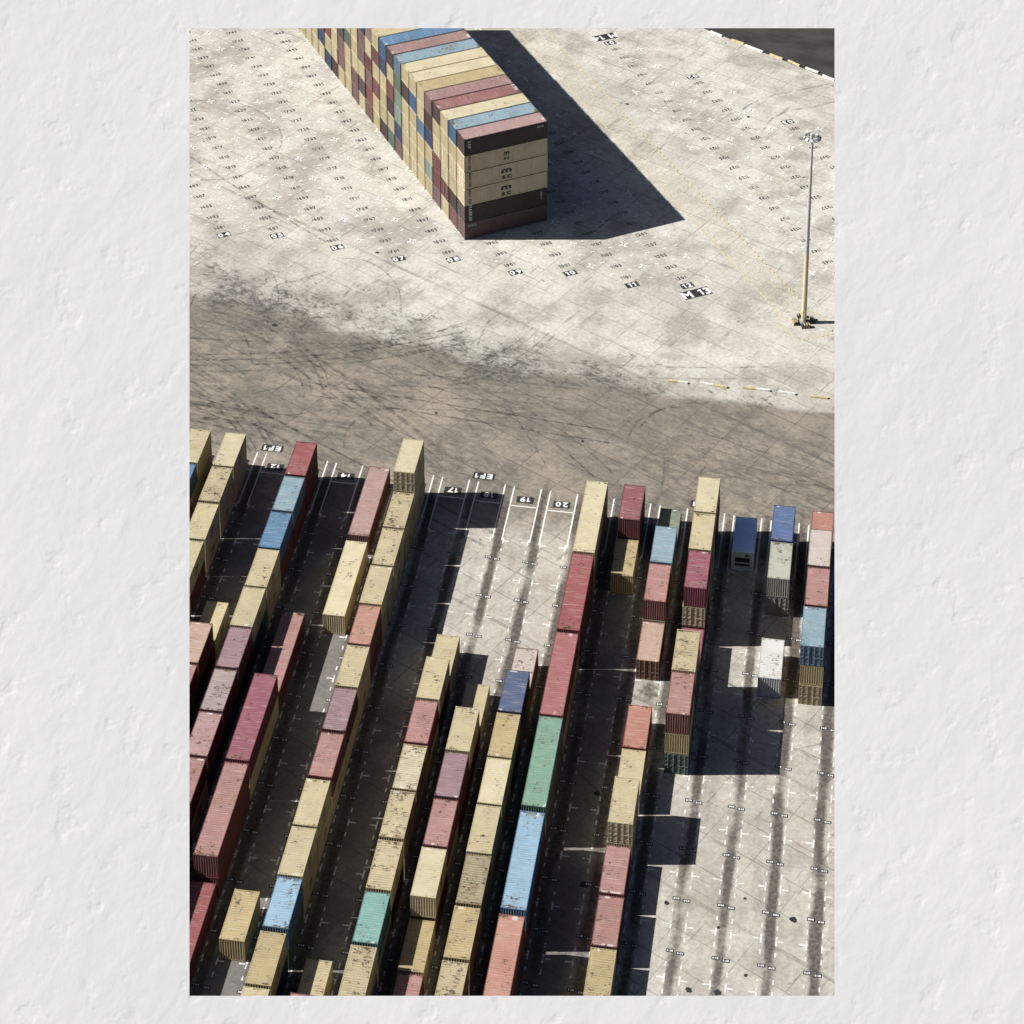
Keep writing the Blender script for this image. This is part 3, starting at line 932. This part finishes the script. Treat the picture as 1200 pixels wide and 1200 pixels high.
for s in (20, 40):
    L = LEN[s]
    MESH[s] = dict(frame=mesh_frame(L), roof=mesh_roof(L), side=mesh_side(L), end=mesh_end(L),
                   door=(mesh_door(L, -1), mesh_door(L, 1)), bars=(mesh_bars(L, -1), mesh_bars(L, 1)))
    for k in ('frame', 'side', 'end'): MESH[s][k].materials.append(M_SIDE)
    MESH[s]['roof'].materials.append(M_ROOF)
    for m in MESH[s]['door']: m.materials.append(M_SIDE)
    for m in MESH[s]['bars']: m.materials.append(M_SIDE)
    lg = merge(text_mesh_side(L, "m", 0.62, 0, 1.62, wide=1.55), text_mesh_side(L, "sc", 0.50, 0, 0.86, wide=1.25))
    MESH[s]['logo'] = lg.mesh('logo'); MESH[s]['logo'].materials.append(M_LOGO)

# roof colour, side colour, dirt, colour words
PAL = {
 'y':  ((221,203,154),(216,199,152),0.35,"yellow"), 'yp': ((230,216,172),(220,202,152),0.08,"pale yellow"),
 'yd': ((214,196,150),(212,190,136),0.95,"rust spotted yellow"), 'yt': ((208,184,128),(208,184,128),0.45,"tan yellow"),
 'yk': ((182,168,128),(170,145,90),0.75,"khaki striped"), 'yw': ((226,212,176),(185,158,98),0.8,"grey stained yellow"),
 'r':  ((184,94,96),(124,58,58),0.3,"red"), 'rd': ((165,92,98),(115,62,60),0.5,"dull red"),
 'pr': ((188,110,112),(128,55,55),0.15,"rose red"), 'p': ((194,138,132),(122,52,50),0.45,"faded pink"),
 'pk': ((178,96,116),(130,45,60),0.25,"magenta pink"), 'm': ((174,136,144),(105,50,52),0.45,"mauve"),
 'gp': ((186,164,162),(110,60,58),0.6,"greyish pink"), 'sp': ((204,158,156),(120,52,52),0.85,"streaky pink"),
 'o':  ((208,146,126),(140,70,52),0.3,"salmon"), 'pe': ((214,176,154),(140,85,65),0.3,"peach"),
 'rw': ((235,290,345),(300,310,325),0.1,"pale bluish white"), 'co': ((206,136,118),(150,60,45),0.12,"coral orange"), 'b': ((92,143,188),(70,104,148),0.3,"blue"),  # rw is a white box; blue skylight and brightening are put into its colour
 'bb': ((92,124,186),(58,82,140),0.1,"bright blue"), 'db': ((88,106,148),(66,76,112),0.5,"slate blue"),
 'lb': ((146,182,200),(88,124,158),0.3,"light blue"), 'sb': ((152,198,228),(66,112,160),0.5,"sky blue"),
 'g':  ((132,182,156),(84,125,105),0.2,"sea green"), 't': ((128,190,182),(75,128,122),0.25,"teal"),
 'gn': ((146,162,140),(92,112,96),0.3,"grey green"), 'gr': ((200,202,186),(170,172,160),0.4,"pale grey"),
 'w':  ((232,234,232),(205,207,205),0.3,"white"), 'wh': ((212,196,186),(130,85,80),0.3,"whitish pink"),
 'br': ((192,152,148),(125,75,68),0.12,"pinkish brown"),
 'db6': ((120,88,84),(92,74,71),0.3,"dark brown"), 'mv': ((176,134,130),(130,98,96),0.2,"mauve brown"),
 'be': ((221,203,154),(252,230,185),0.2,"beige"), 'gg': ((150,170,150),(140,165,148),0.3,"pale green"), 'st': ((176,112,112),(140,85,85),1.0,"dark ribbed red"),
}
jr = random.Random(21)
def paint(o, c, dirt):
    f = jr.uniform(0.93, 1.07)
    o.color = (*[min(0.9, v*f) for v in c], dirt)

def container(key, size, loc, rz, label, group, doors=False, far_door=False, logo=False, reefer=False):
    roofc, sidec, dirt, _ = PAL[key]
    m = MESH[size]
    r = empty('shipping_container', loc, rz)
    r.scale = (1, 1, 0.984)
    tag(r, label, 'shipping container', group)
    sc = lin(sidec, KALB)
    ec = tuple(0.6*a+0.4*b for a, b in zip(sc, lin(roofc)))   # near end lightened towards the roof colour, sunlight put into its paint
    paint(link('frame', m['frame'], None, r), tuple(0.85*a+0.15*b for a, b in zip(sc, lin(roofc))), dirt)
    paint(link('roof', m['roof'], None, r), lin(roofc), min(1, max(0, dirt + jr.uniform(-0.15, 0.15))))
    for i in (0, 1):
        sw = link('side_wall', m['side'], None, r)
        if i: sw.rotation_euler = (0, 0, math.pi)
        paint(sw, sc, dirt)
    if doors:
        for i in (0, 1):
            d = link('door', m['door'][i], None, r); paint(d, sc, dirt)
            b = link('locking_bars', m['bars'][i], None, d); paint(b, tuple(0.5*c+0.1 for c in sc), dirt)
    elif reefer:
        L = LEN[size]
        mb = MB(); y = -L/2
        mb.box(-1.1, y+0.02, 0.16, 1.1, y+0.12, CH-0.125)
        u = mb.build('cooling_unit', M_BLOCKW, r)
        g = MB()
        g.box(-0.82, y-0.01, 1.15, 0.82, y+0.018, 1.75); g.box(-0.85, y-0.01, 0.62, 0.85, y+0.018, 0.9)
        g.build('grille', M_BLACK, u)
        fn = MB()
        fn.tube((0.45, y-0.012, 2.1), (0.45, y+0.018, 2.1), 0.2, 0.2, 16); fn.build('fan', M_LAMP, u)
    else:
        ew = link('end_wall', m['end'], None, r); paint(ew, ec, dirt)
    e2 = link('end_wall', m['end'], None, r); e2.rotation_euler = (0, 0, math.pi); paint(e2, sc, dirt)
    if logo: link('logo', m['logo'], None, r)
    return r

ORD = ("", "first", "second", "third", "fourth", "fifth", "sixth", "seventh", "eighth", "ninth", "tenth", "eleventh", "twelfth", "thirteenth",
       "fourteenth", "fifteenth", "sixteenth", "seventeenth", "eighteenth", "nineteenth", "twentieth", "twenty-first", "twenty-second", "twenty-third", "twenty-fourth", "twenty-fifth")

# ------------------------------------------------------------------ lower yard: (tier of the top container, size, v of its centre, colour)
LOWER = {
 -16: [(2,20,250.63,'y'),(2,20,244.36,'b')],
 -15: [(2,20,250.60,'yp'),(2,20,244.29,'yd'),(2,20,237.87,'y'),(2,20,231.50,'y'),(2,20,225.00,'r')],
 -14: [(1,20,225.24,'y'),(2,20,218.99,'pe'),(2,20,212.73,'p'),(2,20,206.47,'r')],
 -13: [(2,20,250.26,'r'),(2,20,243.96,'lb'),(2,20,237.66,'b'),(2,20,231.38,'y'),(2,20,225.12,'y'),(2,20,218.86,'m'),(2,20,212.60,'gp'),(2,20,206.35,'sp'),(2,20,200.09,'p'),(2,20,193.83,'r'),(2,20,187.57,'y'),(2,20,181.31,'y')],
 -12: [(1,40,221.87,'p'),(2,40,209.48,'pk'),(2,40,196.97,'p'),(1,40,184.15,'r')],
 -11: [(1,40,247.29,'br'),(1,40,234.18,'yp'),(1,20,186.90,'yt')],
 -10: [(3,20,249.43,'yp'),(2,20,243.13,'yd'),(2,20,236.87,'yd'),(2,20,230.62,'y'),(2,20,224.36,'o'),(2,20,218.10,'y'),(2,20,211.84,'m'),(2,20,205.49,'p'),(2,20,199.11,'y'),(2,20,192.85,'y'),(2,20,186.60,'sb'),(2,20,180.08,'yt'),(2,20,173.74,'y')],
 -9:  [(1,20,179.99,'y'),(2,20,173.73,'p')],
 -8:  [(1,20,224.01,'y'),(2,20,217.69,'y'),(2,20,211.43,'p'),(2,20,205.17,'yw'),(2,20,198.91,'yd'),(2,20,192.52,'yd'),(2,20,186.16,'t'),(2,20,179.81,'yd')],
 -7:  [(1,20,217.33,'y'),(2,20,211.07,'y'),(2,20,204.82,'m'),(2,20,198.52,'p'),(2,20,192.26,'yp'),(1,20,186.01,'yt'),(1,20,179.75,'p')],
 -6:  [(1,20,223.39,'wh'),(2,20,217.14,'db'),(2,20,210.88,'yt'),(2,20,204.62,'yp'),(2,20,198.36,'y'),(2,20,192.10,'yk'),(2,20,185.75,'yt'),(2,20,179.38,'yd')],
 -5:  [(2,40,245.45,'yp'),(2,40,232.98,'r'),(2,40,220.41,'pr'),(2,40,208.02,'g'),(2,40,195.21,'sb'),(2,40,182.39,'o')],
 -4:  [(2,20,248.53,'rd'),(1,20,242.27,'yt')],
 -3:  [(1,20,248.24,'gn'),(2,20,241.98,'lb'),(2,20,235.72,'p'),(1,20,229.46,'pe'),(1,20,216.87,'co'),(1,20,210.61,'y'),(2,20,204.11,'y'),(1,20,197.85,'p'),(1,20,191.59,'p'),(1,20,185.34,'yt')],
 -2:  [(3,20,247.93,'yp'),(3,20,241.67,'y'),(3,20,235.41,'pk'),(1,20,229.15,'pk'),(3,20,222.89,'yd'),(3,20,216.64,'p')],
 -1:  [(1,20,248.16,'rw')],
 0:   [(2,20,247.58,'bb'),(2,20,241.33,'gr'),(1,20,228.88,'w')],
 1:   [(2,20,247.26,'co'),(3,20,240.98,'wh'),(3,20,234.72,'p'),(3,20,228.46,'lb')],
}
DOORS = {(-10,3,0), (-3,1,3), (-3,2,6), (1,3,3), (1,1,3), (0,1,1), (-2,2,2), (-2,1,5)}
UNDER = {(1,2,3):'yt', (1,1,3):'yt', (0,1,1):'gr', (-2,2,2):'y', (-2,1,2):'rd', (-2,2,5):'yt', (-2,1,5):'gn', (-5,1,2):'yt', (-5,1,3):'wh', (-5,1,4):'r', (-5,1,1):'r',
         (-5,1,0):'y', (-5,1,5):'db6', (-12,1,1):'y', (-12,1,2):'r', (-10,2,0):'y', (-10,1,0):'y', (-13,1,1):'r', (-13,1,2):'p', (-13,1,0):'r', (-4,1,0):'rd',
         (-3,1,6):'y', (-15,1,0):'y', (-15,1,1):'y', (-15,1,2):'y', (-15,1,3):'r', (-10,1,5):'y', (-10,1,6):'y', (-10,1,7):'y', (-10,1,8):'y', (-10,1,9):'y'}
SPECIAL = {
 (0,1,2): "white short container standing alone on the concrete near the right edge",
 (-1,1,0): "bluish white refrigerated container with black grille on its end, alone in its shaded lane",
 (-5,2,3): "long sea green container, the only long green one in the yard",
 (-5,2,4): "long sky blue container between long green one and long salmon one",
 (-8,2,6): "short teal container on top tier among yellow ones near the bottom",
 (-6,2,1): "short slate blue container with rust spots, far end of its tall row",
 (-12,2,1): "long magenta pink container on top tier, left part of the lower yard",
 (-12,2,2): "long faded pink container whose ribbed dark red end faces the viewer, left edge",
 (-11,1,0): "long pinkish brown container with dark scars, left of the tallest pale yellow one",
 (-11,1,1): "long pale yellow container with ribbed end, alone beside the empty lit slot",
 (-11,1,2): "single tan yellow container standing by itself near the bottom left corner",
 (-10,3,0): "pale yellow container on third tier with doors visible, beside empty lane 17",
 (-10,2,10): "sky blue container with brown rust patches near the bottom left",
 (-13,2,0): "short red container at the far end of a lower row, beside light blue one",
 (-13,2,1): "light blue rusty container between a red and a deeper blue one",
 (-3,1,4): "coral orange container next to the stained empty slot",
 (-5,2,0): "long pale yellow container at the far end of its row beside empty lane 20",
}
def lower_yard():
    rr = random.Random(5)
    keys = sorted(LOWER)
    for ri, k in enumerate(keys):
        count = {}
        for i, (t, size, v, c) in enumerate(LOWER[k]):
            for tier in range(1, t+1):
                key = c if tier == t else UNDER.get((k, tier, i)) or rr.choice(('y', 'y', 'yt', 'r', 'y', 'rd', 'gn', 'db'))
                count[tier] = count.get(tier, 0) + 1
                lab = SPECIAL.get((k, tier, i)) if tier == t else None
                if lab is None:
                    lab = "%s %s container, %s from far end on %s, %s lower row" % (
                        PAL[key][3], "short" if size == 20 else "long", ORD[count[tier]],
                        ("", "ground tier", "second tier", "third tier")[tier], ORD[ri+1])
                jit = rr.uniform(-0.05, 0.05)
                container(key, size, (lane(k)+jit, v + (0 if tier == t else rr.uniform(-0.04, 0.04)), 0.02 + (tier-1)*(CH+0.004)), 0,
                          lab, "containers in the lower yard rows", doors=(k, tier, i) in DOORS,
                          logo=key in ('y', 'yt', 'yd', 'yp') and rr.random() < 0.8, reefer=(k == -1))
lower_yard()

# ------------------------------------------------------------------ the tall stack: columns from the near corner, tiers from the top down ('d' = doors)
STACK = ["mv yt yp-d y o-d p-d", "b y y-d y db6 mv", "y y y-d y-d rd-d yp", "db6 y yp-d pr-d pr-d mv-d", "mv db6 db y gg-d y", "yp yp lb-d yp y yp",
         "y b y y y yp-d", "y db6 yp y-d y yp-d", "lb-d gn gg gg-d db mv", "db6 y p db6 y gn", "b db yp y y db6", "y p-d y p yp y"]
ROOFS = ['br', 'lb', 'yp', 'st', 'mv', 'yt', 'yp', 'yp', 'lb', 'mv', 'b', 'y', 'm']
def tall_stack():
    rr = random.Random(9)
    pal = ['y']*7 + ['yp']*3 + ['mv']*3 + ['db6']*3 + ['p', 'mv', 'db', 'gn', 'gg', 'lb', 'wh']
    rz = SA - math.pi/2 + 0.02
    step = CH + 0.03
    for r in range(24):
        high = 6 if r < 21 else 3
        cols = STACK[r].split() if r < len(STACK) else [rr.choice(pal) + ('-d' if rr.random() < 0.35 else '') for _ in range(6)]
        for tier in range(1, high+1):
            key = cols[6-tier]
            door = key.endswith('-d'); key = key.replace('-d', '')
            if r == 0:
                key, door = {6: ('db6', False), 5: ('be', False), 4: ('be', True), 3: ('be', False), 2: ('db6', True), 1: ('mv', True)}[tier]
            e0, n0 = 6.096 + rr.uniform(-0.03, 0.03), r*SROW
            p = sg(e0, n0)
            p = (p[0] + N_[0]*CW/2, p[1] + N_[1]*CW/2)
            words = PAL[key][3]
            if r == 0:
                lab = "%s container on the near face of the tall stack, %s tier up" % (words, ORD[tier])
            else:
                lab = "%s container in the tall stack, %s tier up, %s column from near corner" % (words, ORD[tier], ORD[r+1])
            o = container(key, 40, (p[0], p[1], 0.02 + (tier-1)*step), rz, lab, "containers in the tall stack", doors=door)
            o.scale = (1.07, 1, 0.972)
            if tier == high and r < len(ROOFS):
                rk = ROOFS[r]
                for ch in o.children:
                    if ch.name.startswith('roof'):
                        ch.color = (*lin(PAL[rk][0]), {'st': 1.0, 'lb': 0.5}.get(rk, 0.12))
            if r == 0:
                L = LEN[40]
                if tier in (3, 4):
                    mb = merge(text_mesh_side(L, "m", 0.80, 0.05, 1.68, wide=1.75), text_mesh_side(L, "sc", 0.72, 0.05, 0.72, wide=1.35)); mb.build('logo', M_LOGO, o)
                if tier == 5:
                    mb = merge(text_mesh_side(L, "m", 0.72, 0.1, 1.75, wide=1.1), text_mesh_side(L, "sc", 0.55, 0.1, 0.95, wide=1.1)); mb.build('logo', M_LOGO, o)
                if tier in (3, 4, 5):
                    text_mesh_side(L, "MEDU 428", 0.30, -5.25, 1.45, True).build('lettering', M_LOGO, o)
                if tier == 2:
                    text_mesh_side(L, "MAERSK", 0.42, -5.2, 1.35, True).build('lettering', M_LOGOW, o)
                    text_mesh_side(L, "4820 17", 0.22, 5.2, 1.6, True).build('lettering', M_LOGOW, o)
                if tier == 1:
                    text_mesh_side(L, "TEXU", 0.26, -5.0, 2.1, False, 1.1).build('lettering', M_LOGOW, o)
                if tier == 6:
                    text_mesh_side(L, "SAF", 0.40, -5.3, 1.6, True).build('lettering', M_LOGOW, o)
                    text_mesh_side(L, "2210", 0.28, 5.0, 2.0, False).build('lettering', M_LOGOW, o)
tall_stack()
